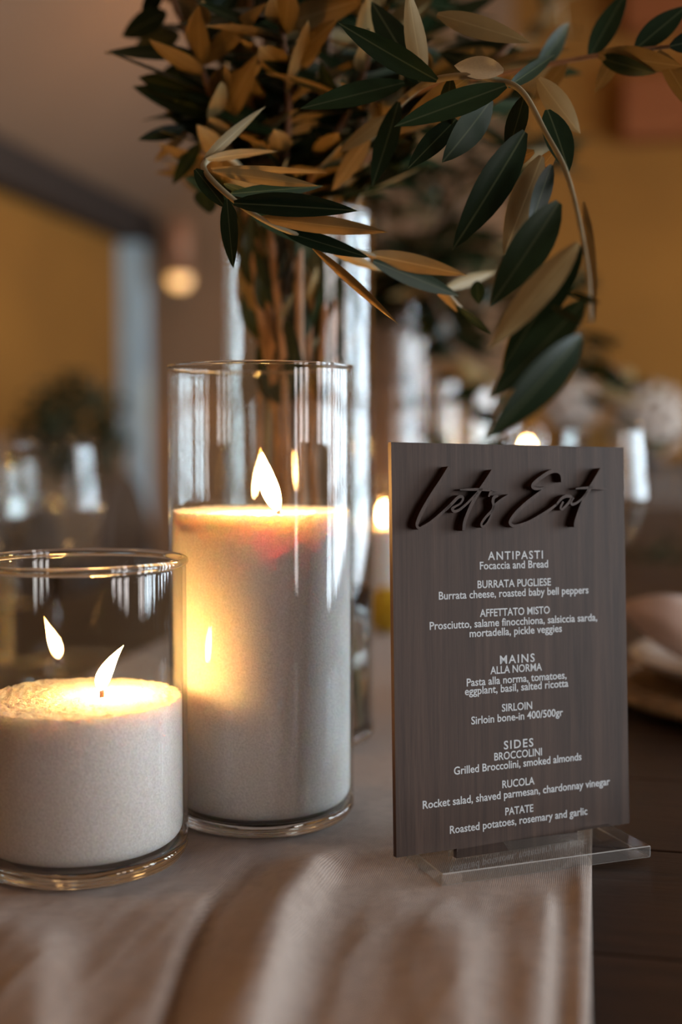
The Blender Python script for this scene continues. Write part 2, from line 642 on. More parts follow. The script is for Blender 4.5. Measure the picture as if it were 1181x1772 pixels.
# centre line, height, width to the left, width to the right, distance where it dies out
RIDGES = [
    (px_line([(585, 1462), (548, 1520), (492, 1620), (452, 1772)]), 0.0125, 0.024, 0.0085, 0.650),
    (px_line([(395, 1500), (360, 1560), (300, 1660), (262, 1772)]), 0.0060, 0.034, 0.0070, 0.600),
    (px_line([(75, 1590), (70, 1660), (60, 1772)]), 0.0080, 0.026, 0.012, 0.545),
    (px_line([(770, 1560), (785, 1640), (790, 1772)]), 0.0052, 0.018, 0.012, 0.575),
    (px_line([(950, 1515), (945, 1600), (935, 1772)]), 0.0045, 0.012, 0.0045, 0.600),
    (px_line([(1008, 1500), (1010, 1600), (1008, 1772)]), 0.0030, 0.006, 0.004, 0.640),
    (px_line([(432, 1478), (378, 1560), (334, 1660), (300, 1772)]), -0.0065, 0.0028, 0.0060, 0.645),
    (px_line([(640, 1500), (600, 1580), (560, 1680), (535, 1772)]), -0.0030, 0.010, 0.008, 0.610),
]


def smooth01(t):
    t = max(0.0, min(1.0, t))
    return t * t * (3 - 2 * t)


def runner_height(X, Y):
    h = 0.0
    for f, H, sl_, sr, yend in RIDGES:
        d = X - f(Y)
        w = sl_ if d < 0 else sr
        g = math.exp(-(d / w) ** 2)
        h += H * g * smooth01((yend - Y) / 0.07)
    q = noise.noise(Vector((X * 42 - Y * 11, Y * 13, 0.3)))
    h += 0.0013 * (0.5 - abs(q)) * smooth01((0.62 - Y) / 0.08)
    q = noise.noise(Vector((X * 105 - Y * 20, Y * 38, 4.3)))
    h += 0.0004 * q * smooth01((0.64 - Y) / 0.06)
    h += 0.0006 * math.sin(X * 61 + 3 * math.sin(Y * 9)) * smooth01((0.55 - Y) / 0.08)
    xe = (e1.x - e0.x) / (e1.y - e0.y) * (Y - e0.y) + e0.x
    h += 0.0032 * smooth01((0.585 - Y) / 0.07) * smooth01((xe - X) / 0.05)
    return 0.5 * (h + math.sqrt(h * h + 1e-6)) - 0.0004


bm = bmesh.new()
WID = 0.46
ss = [0.30 + 0.0025 * i for i in range(160)] + [0.70 + 0.05 * i for i in range(62)]
NU = 260
UE = (e1.x * DY - e1.y * DX)
rows = []
for s in ss:
    row = []
    for j in range(NU + 1):
        u = UE - WID + WID * j / NU
        p = rm(s, u, 0)
        row.append(bm.verts.new((p.x, p.y, T + RT + runner_height(p.x, p.y))))
    rows.append(row)
for a, b in zip(rows, rows[1:]):
    for j in range(NU):
        bm.faces.new((a[j], a[j + 1], b[j + 1], b[j]))
runner = obj('table_runner', bm, M_LINEN)
md = runner.modifiers.new('thick', 'SOLIDIFY')
md.thickness = 0.0009
md.offset = -1
tag(runner, 'crumpled beige linen runner lying along the dark table', 'table runner')


# ------------------------------------------------------------------ glass cylinders and candles
def glass_cylinder(name, label, X, Y, R, H, wall=0.0016, base=0.011, bead=0.0, group=None, n=96, cat='vase', z0=None):
    z0 = T + RT if z0 is None else z0
    t = thing(name, label, cat, (X, Y, z0), 0, group)
    Ri = R - wall
    obj('glass_wall', lathe_bm([(R, base * 0.8), (R, base * 0.8 + 0.0004), (R, base + 0.02), (R, H * 0.5), (R, H - wall - 0.0012), (R, H - wall - 0.0004), (R - wall * 0.15, H - wall * 0.5),
                              (R - wall * 0.85, H - wall * 0.5), (Ri, H - wall - 0.0004), (Ri, H - wall - 0.0012), (Ri, H * 0.5), (Ri, base + 0.02), (Ri, base * 0.8 + 0.0004), (Ri, base * 0.8)], n), M_GLASS, t)
    c = min(0.006, base * 0.5)
    prof = [(0, 0.0008), (R * 0.55, 0.0008), (R - c * 1.2, 0.0), (R - c * 0.4, c * 0.35), (R, c), (R, base * 0.79), (Ri - 0.0005, base * 0.79),
            (Ri - 0.004, base * 0.74), (R * 0.6, base * 0.70), (0, base * 0.70)]
    obj('glass_base', lathe_bm(prof, n), M_SOLID, t)
    rr = bead or wall * 0.62
    bm = bmesh.new()
    k = 10
    prof = [(R - wall / 2 + rr * math.cos(2 * PI * i / k), H + rr * 0.4 + rr * math.sin(2 * PI * i / k)) for i in range(k + 1)]
    bm_lathe(bm, prof, n)
    bmesh.ops.remove_doubles(bm, verts=bm.verts, dist=1e-6)
    obj('glass_rim', bm, M_SOLID, t)
    return t


def sand_candle(label, X, Y, R, zb, zt, wick, flame, lean=(0.0, 0.0), bow=1.0, fw=0.0055, n=150, mound=0.0, fine=True, group=None):
    """granulated wax in a cylinder of radius R between zb and zt; wick = (dx, dy, height); flame = height"""
    t = thing('sand_candle', label, 'candle', (X, Y, zb), 0, group)
    Hs = zt - zb
    bm = bmesh.new()
    c = 0.008
    prof = [(0, 0.0), (R * 0.5, 0.0), (R - c, 0.0)] + [(R - c + c * math.sin(a * PI / 12), c - c * math.cos(a * PI / 12)) for a in range(1, 7)]
    m = 14 if fine else 3
    prof += [(R, c + (Hs - c) * i / m) for i in range(1, m + 1)]
    rings = 44 if fine else 6
    nb = len(prof)
    prof += [(R * (1 - i / rings), Hs) for i in range(1, rings)] + [(0, Hs)]
    bm_lathe(bm, prof, n if fine else 40)
    rng = random.Random(3)
    for v in bm.verts:
        r = math.hypot(v.co.x, v.co.y)
        if v.co.z > Hs - 0.0004:
            dx, dy = v.co.x - wick[0], v.co.y - wick[1]
            dd = math.hypot(dx, dy)
            v.co.z += mound * math.sin(v.co.x * 70 + 1) * math.cos(v.co.y * 60)
            if fine:
                v.co.z += rng.uniform(-0.0008, 0.0008)
            v.co.z -= 0.0018 * math.exp(-(dd / 0.012) ** 2)
    w = obj('wax_fill', bm, M_SAND, t)
    wx, wy, wh = wick
    w0 = Vector((wx, wy, Hs - 0.004))
    w1 = Vector((wx + lean[0] * 0.1 * wh, wy + lean[1] * 0.1 * wh, Hs - 0.0015 + wh))
    wk = obj('wick', tube_bm([w0, (w0 + w1) / 2 + Vector((0.0003, 0, 0)), w1], [0.0011, 0.0012, 0.0009], 8), M_WICK, t)
    # teardrop flame, leaning and bowed in the draught
    f0 = Vector((wx, wy, Hs - 0.0015 + wh * 0.55))
    bm = bmesh.new()
    K, N = 16, 16
    prev = None
    for i in range(K + 1):
        q = i / K
        r = fw * (math.sin(PI * q ** 0.75) ** 0.9 if 0 < q < 1 else 0) * (1 - 0.25 * q)
        cx = lean[0] * q ** bow * flame
        cy = lean[1] * q * flame
        ctr = f0 + Vector((cx, cy, q * flame))
        if r < 1e-6:
            ring = [bm.verts.new(ctr)]
        else:
            ring = [bm.verts.new(ctr + Vector((r * math.cos(2 * PI * k / N), r * math.sin(2 * PI * k / N), 0))) for k in range(N)]
        if prev:
            for k in range(N):
                k2 = (k + 1) % N
                if len(prev) == 1:
                    bm.faces.new((prev[0], ring[k2], ring[k]))
                elif len(ring) == 1:
                    bm.faces.new((prev[k], prev[k2], ring[0]))
                else:
                    bm.faces.new((prev[k], prev[k2], ring[k2], ring[k]))
        prev = ring
    obj('flame', bm, M_FLAME, wk)
    return t


ZT = T + RT
# short wide jar, left foreground
SX, SY, SR, SH = -0.1356, 0.6244, 0.0551, 0.1545
glass_cylinder('glass_cylinder', 'short wide glass cylinder with a thick rounded rim', SX, SY, SR, SH, 0.0020, 0.013, bead=0.0023)
sand_candle('lit white sand candle filling the short wide glass cylinder', SX, SY, SR - 0.0027, ZT + 0.0105, ZT + 0.0845,
            (0.0095, 0.006, 0.006), 0.0245, (0.50, 0.0), 1.9, 0.0047, mound=0.0002)
# tall jar, centre
TX, TY, TR, TH = -0.0459, 0.6989, 0.0533, 0.2590
glass_cylinder('glass_cylinder', 'tall thin-rimmed glass cylinder in the middle, beside the short wide one', TX, TY, TR, TH, 0.0016, 0.012)
sand_candle('lit white sand candle filling the tall glass cylinder beside the menu board', TX, TY, TR - 0.0021, ZT + 0.0095, ZT + 0.1775,
            (0.0110, -0.0240, 0.004), 0.033, (-0.27, 0.0), 0.7, 0.0056)
# vase with olive branches
VX, VY, VR, VH = -0.0308, 0.8819, 0.0547, 0.3770
glass_cylinder('glass_vase', 'tallest clear glass vase, holding the big bundle of olive branches', VX, VY, VR, VH, 0.0018, 0.012)
w = tag(obj('vase_water', lathe_bm([(0, 0.0), (VR - 0.0022, 0.0), (VR - 0.0022, 0.10), (VR - 0.003, 0.099), (0, 0.099)], 64), M_WATER, None, (VX, VY, ZT + 0.0098)),
        'shallow clear water standing in the tallest olive branch vase', 'water')

# candles and cylinders further down the table
FAR = [  # px centre, distance, radius, height, sand height, flame height, label bits
    (664, 1.62, 0.046, 0.165, 0.105, 0.026, 'small far glass cylinder behind the lemon', 'far lit candle glowing behind the lemon'),
    (668, 1.80, 0.046, 0.42, 0, 0, 'second tall vase, far off, holding blurred olive branches', ''),
    (764, 2.45, 0.030, 0.345, 0.330, 0, 'slim far glass cylinder with a white fill for window glare, beside the tall glare pillar', 'white fill standing in for window glare in the slim far glass cylinder'),
    (818, 2.75, 0.045, 0.335, 0.318, 0, 'broader far glass cylinder with a white fill for window glare, above the menu board', 'white fill standing in for window glare in the broader far glass cylinder'),
    (856, 2.45, 0.045, 0.26, 0.185, 0.03, 'far glass cylinder around the glowing candle over the menu board', 'far lit candle glowing above the top edge of the menu board'),
    (912, 3.2, 0.045, 0.24, 0.19, 0.02, 'farthest glass cylinder above the middle of the menu board', 'farthest lit candle, a small glow above the menu board'),
]
for px, d, R, H, hs, fl, l1, l2 in FAR:
    X = (px - 590.5) / FPX * d
    glass_cylinder('glass_vase' if not hs else 'glass_cylinder', l1, X, d, R, H, 0.002, 0.012, n=48)
    if hs:
        if fl:
            sand_candle(l2, X, d, R - 0.003, ZT + 0.0098, ZT + hs, (0, 0, 0.006), fl, (0.1, 0), 1.0, 0.0045, fine=False)
        else:
            t = thing('sand_candle', l2, 'candle', (X, d, ZT + 0.0098))  # white fill added in place of bright window refraction in the glass
            obj('wax_fill', lathe_bm([(0, 0), (R - 0.009, 0), (R - 0.003, 0.006), (R - 0.003, hs), (0, hs + 0.001)], 40), M_SAND, t)
            obj('wick', tube_bm([(0, 0, hs - 0.004), (0.0005, 0, hs + 0.004), (0.001, 0, hs + 0.01)], 0.001, 6), M_WICK, t)


PX = (706 - 590.5) / FPX * 2.2  # pillar added to imitate window light refracted in a far cylinder
t = thing('glare_pillar', 'tall slender white pillar standing in for window glare, far behind the menu board', 'candle', (PX, 2.2, ZT))
obj('glare_shaft', lathe_bm([(0, 0), (0.027, 0), (0.028, 0.003), (0.027, 0.405), (0.024, 0.411), (0, 0.409)], 32), M_SAND, t)
obj('wick', tube_bm([(0, 0, 0.406), (0.0006, 0, 0.413), (0.0015, 0, 0.42)], 0.001, 6), M_WICK, t)


# ------------------------------------------------------------------ menu board
SG = Vector((0.09455055, 0.6334746, T + 0.00754572))
SROT = Euler((-0.07193509, 0.0211304, 0.45306236), 'XYZ')
SM = SROT.to_matrix()
SW, SHT, STH = 0.148, 0.210, 0.0032
M_BOARD = wood('walnut_veneer', (0.023, 0.012, 0.0075), (0.078, 0.045, 0.031), (26, 26, 0.8), 0.5, ring=6.0, bump=0.06, spec=0.25)
M_BURNT = plain('burnt_cut_edge', (0.045, 0.016, 0.009), 0.7, var=0.2)
sign = bpy.data.objects.new('menu_board', None)
COL.objects.link(sign)
sign.location, sign.rotation_euler = SG, SROT
tag(sign, 'dark walnut menu board with raised script and white printed courses', 'menu board')
bm = bmesh.new()
TABX = 0.0385                                           # half width of the tab that stands in the slot
out_ = [(-SW / 2, 0), (-TABX, 0), (-TABX, -0.0050), (TABX, -0.0050), (TABX, 0), (SW / 2, 0), (SW / 2, SHT), (-SW / 2, SHT)]
fr = [bm.verts.new((x, 0, z)) for x, z in out_]
bk = [bm.verts.new((x, STH, z)) for x, z in out_]
f = bm.faces.new(fr)
f2 = bm.faces.new(bk[::-1])
for i in range(len(out_)):
    q = bm.faces.new((fr[i], bk[i], bk[(i + 1) % 8], fr[(i + 1) % 8]))
    q.material_index = 1
obj('board', bm, [M_BOARD, M_BURNT], sign, smooth=False)

LETTER_D = 0.0054


def on_sign(x, y, off):
    """measured spot -> the board's own coordinates on the plane off metres in front of it"""
    r = ray(x, y)
    o = Vector((0, 0, T + CAMH)) - SG
    n = SM.col[1]
    p0 = n * (-off)
    t = (p0 - o).dot(n) / r.dot(n)
    q = SM.transposed() @ (o + r * t)
    return q.x, q.z


def raised_letter(strokes, ox, oy):
    bm = bmesh.new()
    k = 190 / 1181.0
    for pts in strokes:
        P = []
        for x, y, w in pts:
            u, v = on_sign(ox + x * k, oy + y * k, LETTER_D)
            P.append((u, v, w * 1.18 * k / 3290.0))
        P = spline(P, 7)
        L, R_ = [], []
        for i, p in enumerate(P):
            d = P[min(i + 1, len(P) - 1)][:2] - P[max(i - 1, 0)][:2]
            d = d / (np.linalg.norm(d) + 1e-12)
            nrm = np.array([-d[1], d[0]]) * p[2] / 2
            L.append(p[:2] + nrm)
            R_.append(p[:2] - nrm)
        vf = [[bm.verts.new((a[0], y_, a[1])) for a in side] for side in (L, R_) for y_ in (-LETTER_D, -0.00002)]
        Lf, Lb, Rf, Rb = vf
        for i in range(len(P) - 1):
            bm.faces.new((Lf[i], Rf[i], Rf[i + 1], Lf[i + 1])).material_index = 0
            bm.faces.new((Lb[i], Lb[i + 1], Rb[i + 1], Rb[i])).material_index = 1
            bm.faces.new((Lf[i], Lf[i + 1], Lb[i + 1], Lb[i])).material_index = 1
            bm.faces.new((Rf[i], Rb[i], Rb[i + 1], Rf[i + 1])).material_index = 1
        bm.faces.new((Lf[0], Lb[0], Rb[0], Rf[0])).material_index = 1
        bm.faces.new((Lf[-1], Rf[-1], Rb[-1], Lb[-1])).material_index = 1
    return obj('raised_letter', bm, [M_BOARD, M_BURNT], sign, smooth=False)


A0 = (700, 790)
A1 = (870, 790)
raised_letter([[(487, 118, 34), (405, 250, 34), (300, 410, 36), (205, 570, 36), (150, 690, 34), (138, 745, 26), (165, 772, 24), (215, 750, 24),
                (290, 705, 26), (370, 640, 26), (440, 575, 24), (500, 515, 20)]], *A0)
raised_letter([[(440, 580, 24), (520, 500, 28), (580, 440, 28), (622, 432, 26), (632, 462, 22), (600, 508, 18), (548, 538, 20), (518, 562, 26),
                (540, 590, 26), (590, 575, 24), (660, 520, 22), (725, 455, 20), (790, 385, 18)]], *A0)
raised_letter([[(955, 152, 34), (885, 260, 34), (808, 375, 36), (740, 490, 34), (685, 610, 32), (650, 710, 32), (640, 798, 30)],
               [(600, 358, 10), (690, 356, 20), (800, 354, 24), (910, 360, 24), (1000, 366, 18), (1060, 368, 8)]], *A0)
raised_letter([[(945, 362, 26), (925, 400, 24), (908, 432, 14)]], *A0)
raised_letter([[(1010, 425, 16), (970, 438, 30), (955, 480, 30), (962, 530, 26), (945, 580, 24), (885, 645, 24), (840, 705, 22), (832, 742, 22),
                (858, 752, 22), (898, 712, 20), (935, 640, 20), (950, 580, 20), (975, 525, 20), (1030, 475, 20), (1080, 440, 16), (1125, 410, 8)]], *A0)
raised_letter([[(636, 275, 12), (645, 235, 30), (632, 185, 34), (585, 155, 34), (510, 168, 36), (420, 225, 36), (345, 285, 34), (325, 322, 30), (350, 345, 26),
                (410, 345, 22), (465, 330, 14)],
               [(470, 335, 16), (375, 410, 30), (255, 505, 34), (155, 600, 34), (95, 680, 34), (85, 720, 30), (120, 746, 28), (195, 738, 28),
                (300, 698, 28), (420, 630, 28), (520, 565, 26), (590, 510, 20)]], *A1)
raised_letter([[(580, 520, 20), (640, 450, 26), (700, 425, 30), (745, 440, 28), (720, 490, 26), (670, 545, 24), (640, 568, 22), (628, 545, 22), (655, 485, 20)],
               [(765, 440, 26), (740, 485, 24), (755, 515, 26), (810, 492, 22), (870, 440, 20), (920, 370, 16)]], *A1)
raised_letter([[(1068, 135, 36), (1000, 250, 36), (930, 365, 38), (868, 490, 36), (820, 610, 34), (790, 705, 34), (785, 758, 32)],
               [(790, 346, 12), (860, 340, 20), (940, 336, 24), (1040, 342, 22), (1100, 348, 18), (1150, 352, 8)]], *A1)

MENU = [  # words, left mm, right mm, baseline mm, letter height mm, tracking
    ('ANTIPASTI', -16.9, 18.2, 149.0, 4.0, 1.22), ('Focaccia and Bread', -22.0, 21.5, 144.1, 3.75, 1.0),
    ('BURRATA PUGLIESE', -23.6, 23.2, 134.3, 3.7, 1.0), ('Burrata cheese, roasted baby bell peppers', -47.2, 48.2, 129.2, 3.75, 1.0),
    ('AFFETTATO MISTO', -22.4, 22.2, 119.2, 3.7, 1.0), ('Prosciutto, salame finocchiona, salsiccia sarda,', -52.9, 53.9, 113.9, 3.75, 1.0),
    ('mortadella, pickle veggies', -28.9, 30.0, 108.9, 3.75, 1.0), ('MAINS', -10.3, 11.9, 93.8, 4.1, 1.22), ('ALLA NORMA', -16.4, 16.5, 88.8, 3.7, 1.0),
    ('Pasta alla norma, tomatoes,', -31.1, 32.6, 83.4, 3.75, 1.0), ('eggplant, basil, salted ricotta', -32.3, 33.7, 78.9, 3.75, 1.0),
    ('SIRLOIN', -9.5, 9.8, 68.6, 3.7, 1.0), ('Sirloin bone-in 400/500gr', -28.6, 29.9, 63.4, 3.75, 1.0), ('SIDES', -8.6, 10.2, 48.6, 4.1, 1.22),
    ('BROCCOLINI', -14.7, 15.7, 43.3, 3.7, 1.0), ('Grilled Broccolini, smoked almonds', -39.6, 41.8, 38.3, 3.75, 1.0), ('RUCOLA', -9.9, 10.6, 28.3, 3.7, 1.0),
    ('Rocket salad, shaved parmesan, chardonnay vinegar', -58.4, 60.9, 22.8, 3.75, 1.0), ('PATATE', -8.3, 9.6, 13.8, 3.7, 1.0),
    ('Roasted potatoes, rosemary and garlic', -42.5, 45.2, 8.2, 3.75, 1.0)]


def text_mesh(words, track, bold):
    cu = bpy.data.curves.new('words', 'FONT')
    cu.body = words
    cu.size = 1.0
    cu.space_character = track
    cu.offset = bold
    cu.resolution_u = 3
    cu.extrude = 0.02
    o = bpy.data.objects.new('words', cu)
    COL.objects.link(o)
    dg = bpy.context.evaluated_depsgraph_get()
    me = bpy.data.meshes.new_from_object(o.evaluated_get(dg))
    bpy.data.objects.remove(o)
    bpy.data.curves.remove(cu)
    return me


hm = text_mesh('H', 1.0, 0.0)
CAP = max(v.co.y for v in hm.vertices) - min(v.co.y for v in hm.vertices)
bpy.data.meshes.remove(hm)
for words, l, r, base, cap, track in MENU:
    me = text_mesh(words, track, 0.014)
    co = np.array([v.co[:] for v in me.vertices])
    x0, x1 = co[:, 0].min(), co[:, 0].max()
    sx = (r - l) / 1000 / (x1 - x0)
    sy = cap * 1.05 / 1000 / CAP
    new = np.stack([(co[:, 0] - x0) * sx + l / 1000, -0.00003 - (co[:, 2] + 0.02) / 0.04 * 0.00006, co[:, 1] * sy + base / 1000], 1)
    me.vertices.foreach_set('co', new.ravel())
    me.name = 'menu_line'
    me.materials.clear()
    me.materials.append(M_WHITE)
    me.update()
    link('menu_line', me, sign)

# acrylic foot with its slot
FW, FD, FH = 0.120, 0.057, 0.0062
FZ = T + RT + 0.0002
yaw = math.atan2(0.62294 - 0.58109, 0.16281 - 0.04872)
c_front = (ground(763, 1535, RT) + ground(1129, 1484, RT)) / 2
fc = Vector((c_front.x, c_front.y, 0)) + Vector((-math.sin(yaw), math.cos(yaw), 0)) * FD / 2
foot = thing('acrylic_stand', 'clear acrylic slab stand holding the menu board, overhanging the runner edge', 'stand', (fc.x, fc.y, FZ), yaw)
# the slot sits where the board's foot is
loc = Matrix.Rotation(-yaw, 3, 'Z') @ (Vector((SG.x, SG.y, 0)) - Vector((fc.x, fc.y, 0)))
bm = bmesh.new()
ox, oy = FW / 2, FD / 2
sx0, sx1, sy0, sy1 = loc.x - TABX - 0.0008, loc.x + TABX + 0.0008, loc.y - 0.0010, loc.y + STH + 0.0012
quads = {}
for z in (0, FH):
    o4 = [bm.verts.new((x, y, z)) for x, y in ((-ox, -oy), (ox, -oy), (ox, oy), (-ox, oy))]
    i4 = [bm.verts.new((x, y, z)) for x, y in ((sx0, sy0), (sx1, sy0), (sx1, sy1), (sx0, sy1))]
    quads[z] = (o4, i4)
    for k in range(4):
        bm.faces.new((o4[k], o4[(k + 1) % 4], i4[(k + 1) % 4], i4[k]))
for k in range(4):
    for w_ in (0, 1):
        a, b = quads[0][w_], quads[FH][w_]
        bm.faces.new((a[k], a[(k + 1) % 4], b[(k + 1) % 4], b[k])).material_index = 1
bmesh.ops.recalc_face_normals(bm, faces=bm.faces)
r_ = bmesh.ops.bevel(bm, geom=[e for e in bm.edges if all(abs(abs(v.co.x) - ox) < 1e-6 and abs(abs(v.co.y) - oy) < 1e-6 for v in e.verts)],
                     offset=0.00045, segments=1, affect='EDGES')
for f_ in r_['faces']:
    f_.material_index = 2
obj('stand_block', bm, [M_ACRYL, M_ACRYLE, M_ACRYLC], foot, smooth=False)


# ------------------------------------------------------------------ olive leaves and branches
def leaf_mesh(sag, seg=9, cup=0.10, twist=0.0):
    """unit lance-shaped leaf along +x, full width 1 along y, two skins: upper and under"""
    me = bpy.data.meshes.new('olive_leaf')
    V, F, MI = [], [], []
    ys = (-1.0, -0.55, 0.0, 0.55, 1.0)
    for skin in (0, 1):
        off = len(V)
        for i in range(seg + 1):
            t = i / seg
            w = 0.5 * max(0.02, math.sin(PI * min(1, 0.04 + 0.96 * t ** 0.92)) ** 0.80) * (1 - 0.12 * t)
            if i == seg:
                w = 0.004
            zc = -sag * t * t
            a = twist * t
            for y in ys:
                yy = y * w
                zz = zc + cup * (abs(y) ** 1.3) * w * 0.35 * (1 if abs(y) < 0.9 else 0.7)
                V.append((t, yy * math.cos(a), zz + yy * math.sin(a) * 0.4 - (0.006 * (1 - abs(y)) if skin else 0)))
        for i in range(seg):
            for k in range(4):
                q = [off + i * 5 + k, off + i * 5 + k + 1, off + (i + 1) * 5 + k + 1, off + (i + 1) * 5 + k]
                F.append(q[::-1] if not skin else q)
                MI.append(skin)
    me.from_pydata(V, [], F)
    me.materials.append(M_LEAFT)
    me.materials.append(M_LEAFB)
    me.polygons.foreach_set('material_index', MI)
    me.polygons.foreach_set('use_smooth', [True] * len(F))
    me.update()
    # upper skin must face +z
    if sum(p.normal.z for p in me.polygons if p.material_index == 0) < 0:
        me.flip_normals()
    return me


LEAF = {k: leaf_mesh(*a) for k, a in {'flat': (0.0, 9, 0.10, 0.0), 'sag': (0.10, 9, 0.14, 0.25), 'bow': (-0.07, 9, 0.12, -0.3), 'fold': (0.06, 9, 0.55, 0.1)}.items()}


def place_leaf(parent, a, b, width, nrm, kind='flat'):
    """leaf from point a (stalk) to b (tip), upper skin towards nrm"""
    a, b, nrm = Vector(a), Vector(b), Vector(nrm)
    x = (b - a)
    L = x.length
    x.normalize()
    z = (nrm - x * nrm.dot(x)).normalized()
    y = z.cross(x)
    o = link('leaf', LEAF[kind], parent)
    R = Matrix((x * L, y * width, z * L)).transposed().to_4x4()
    o.matrix_local = Matrix.Translation(a - parent.location) @ R
    return o


def view_leaf(parent, x0, y0, d0, x1, y1, d1, wpx, face='t', roll=0.0, kind='flat'):
    """a leaf measured in the photograph: stalk and tip with distances, full width, which skin shows, roll about its own axis"""
    a, b = at(x0, y0, d0), at(x1, y1, d1)
    ax = (b - a).normalized()
    v = (Vector((0, 0, T + CAMH)) - (a + b) / 2).normalized()
    n = (v - ax * v.dot(ax)).normalized()
    if face == 'b':
        n = -n
    n = Matrix.Rotation(math.radians(roll), 3, ax) @ n
    return place_leaf(parent, a, b, wpx * (d0 + d1) / 2 / FPX / max(0.35, abs(math.cos(math.radians(roll)))), n, kind)


def branch(name, label, pts, r0, r1, m=None, group=None, cat='olive branch'):
    P = [Vector(p) for p in pts]
    o0 = P[0].copy()
    S = [Vector(p) for p in spline(P, 7)]
    n = len(S)
    o = obj(name, tube_bm([p - o0 for p in S], [r0 + (r1 - r0) * i / (n - 1) for i in range(n)], 8), m or M_STEM, None, o0)
    tag(o, label, cat, group)
    return o, S


def vin(k, r=0.6):
    """a point on the vase floor for a stem's cut end"""
    return Vector((VX + r * VR * math.cos(k), VY + r * VR * math.sin(k), ZT + 0.016))


# A: the sprig that arches forward on the left and trails to the right
brA, S = branch('olive_branch', 'slender olive sprig arching over the tall glass cylinder, tip towards the menu board',
                [vin(3.6), at(470, 470, 0.86), at(437, 330, 0.83), at(395, 272, 0.74), at(352, 287, 0.66), at(395, 338, 0.645), at(470, 388, 0.65), at(560, 420, 0.665),
                 at(640, 440, 0.68), at(745, 480, 0.71), at(800, 535, 0.73)], 0.0022, 0.0009, M_STEMG)
for a in [
    (365, 292, .655, 566, 299, .66, 13, 'b', 50, 'flat'), (368, 296, .652, 552, 322, .65, 24, 'b', 15, 'flat'), (400, 335, .65, 560, 322, .68, 26, 't', 20, 'flat'),
    (405, 352, .642, 618, 362, .635, 42, 't', -12, 'fold'), (452, 377, .648, 672, 402, .64, 33, 'b', 12, 'flat'), (393, 345, .64, 402, 460, .63, 33, 't', 8, 'sag'),
    (338, 293, .65, 390, 357, .645, 32, 't', -10, 'sag'), (395, 350, .642, 413, 383, .64, 10, 't', 0, 'flat'), (490, 400, .655, 640, 446, .66, 30, 't', -15, 'flat'),
    (540, 428, .66, 690, 561, .625, 17, 'b', 35, 'flat'), (636, 440, .68, 802, 472, .70, 36, 'b', 10, 'sag'), (646, 452, .682, 795, 512, .71, 34, 't', -10, 'flat'),
    (420, 352, .66, 520, 420, .70, 26, 't', 10, 'flat'), (742, 482, .71, 792, 540, .72, 14, 'b', 20, 'flat'), (792, 530, .725, 852, 578, .73, 14, 't', 30, 'flat'),
    (826, 486, .74, 829, 527, .74, 28, 't', 0, 'flat'), (388, 318, .65, 455, 345, .67, 16, 't', 30, 'flat'), (356, 276, .67, 470, 256, .70, 20, 'b', 30, 'sag'),
    (350, 282, .67, 448, 187, .70, 22, 'b', 20, 'sag'), (770, 500, .74, 860, 470, .8, 22, 'b', 10, 'flat'), (560, 425, .67, 660, 470, .72, 20, 'b', 20, 'flat'),
]:
    view_leaf(brA, *a)

# B: the big arching branch that droops on the right
brB, S = branch('olive_branch', 'long olive branch curving over and drooping beside the menu board',
                [vin(0.4), at(560, 460, 0.87), at(592, 308, 0.82), at(660, 215, 0.75), at(725, 152, 0.68), at(790, 132, 0.655), at(860, 138, 0.645), at(905, 160, 0.635), at(945, 230, 0.62),
                 at(978, 292, 0.60), at(1000, 370, 0.57), at(1018, 470, 0.53), at(1022, 555, 0.50)], 0.0026, 0.0008, M_STEMG)
for a in [
    (757, 139, .66, 587, 46, .64, 44, 't', -14, 'sag'), (700, 143, .68, 520, 188, .66, 42, 't', 28, 'flat'), (876, 148, .64, 683, 219, .62, 48, 't', 24, 'flat'),
    (790, 206, .66, 706, 292, .64, 40, 't', 12, 'flat'), (690, 176, .70, 647, 328, .69, 38, 't', 20, 'bow'), (851, 172, .65, 774, 281, .64, 50, 't', -30, 'sag'),
    (909, 228, .625, 796, 425, .60, 62, 't', -16, 'sag'), (938, 270, .61, 872, 442, .60, 54, 'b', -10, 'flat'), (908, 166, .635, 880, 270, .64, 36, 't', 22, 'bow'),
    (955, 285, .60, 912, 405, .60, 36, 't', -20, 'bow'), (968, 350, .575, 858, 525, .56, 70, 't', -14, 'sag'), (1000, 420, .545, 845, 605, .50, 54, 'b', 18, 'flat'),
    (1006, 425, .55, 868, 640, .53, 62, 't', 15, 'flat'), (1007, 582, .50, 862, 755, .46, 66, 't', -22, 'sag'), (1012, 520, .52, 850, 700, .50, 60, 't', 24, 'bow'),
    (948, 190, .63, 990, 292, .62, 46, 't', -35, 'sag'), (932, 135, .66, 1006, 236, .68, 42, 'b', 10, 'bow'), (1010, 350, .58, 1030, 560, .54, 22, 'b', 46, 'flat'),
    (733, 140, .67, 703, -20, .66, 40, 'b', 12, 'sag'), (757, 25, .68, 918, 72, .67, 42, 'b', -8, 'bow'), (728, 145, .68, 640, -10, .70, 60, 't', 10, 'sag'),
    (985, 505, .52, 1040, 525, .50, 14, 't', 20, 'flat'), (955, 530, .52, 1008, 560, .5, 14, 't', 10, 'flat'), (925, 262, .63, 838, 300, .66, 30, 'b', 10, 'sag'),
    (780, 135, .66, 768, 240, .66, 34, 't', 40, 'sag'), (670, 200, .72, 588, 268, .72, 30, 'b', 20, 'sag'), (880, 150, .65, 960, 95, .7, 26, 't', 10, 'flat'),
    (812, 134, .66, 700, 210, .70, 40, 'b', 10, 'flat'), (640, 235, .75, 575, 330, .76, 34, 'b', 8, 'flat'), (962, 260, .63, 905, 330, .66, 30, 'b', 8, 'flat'),
]:
    view_leaf(brB, *a)
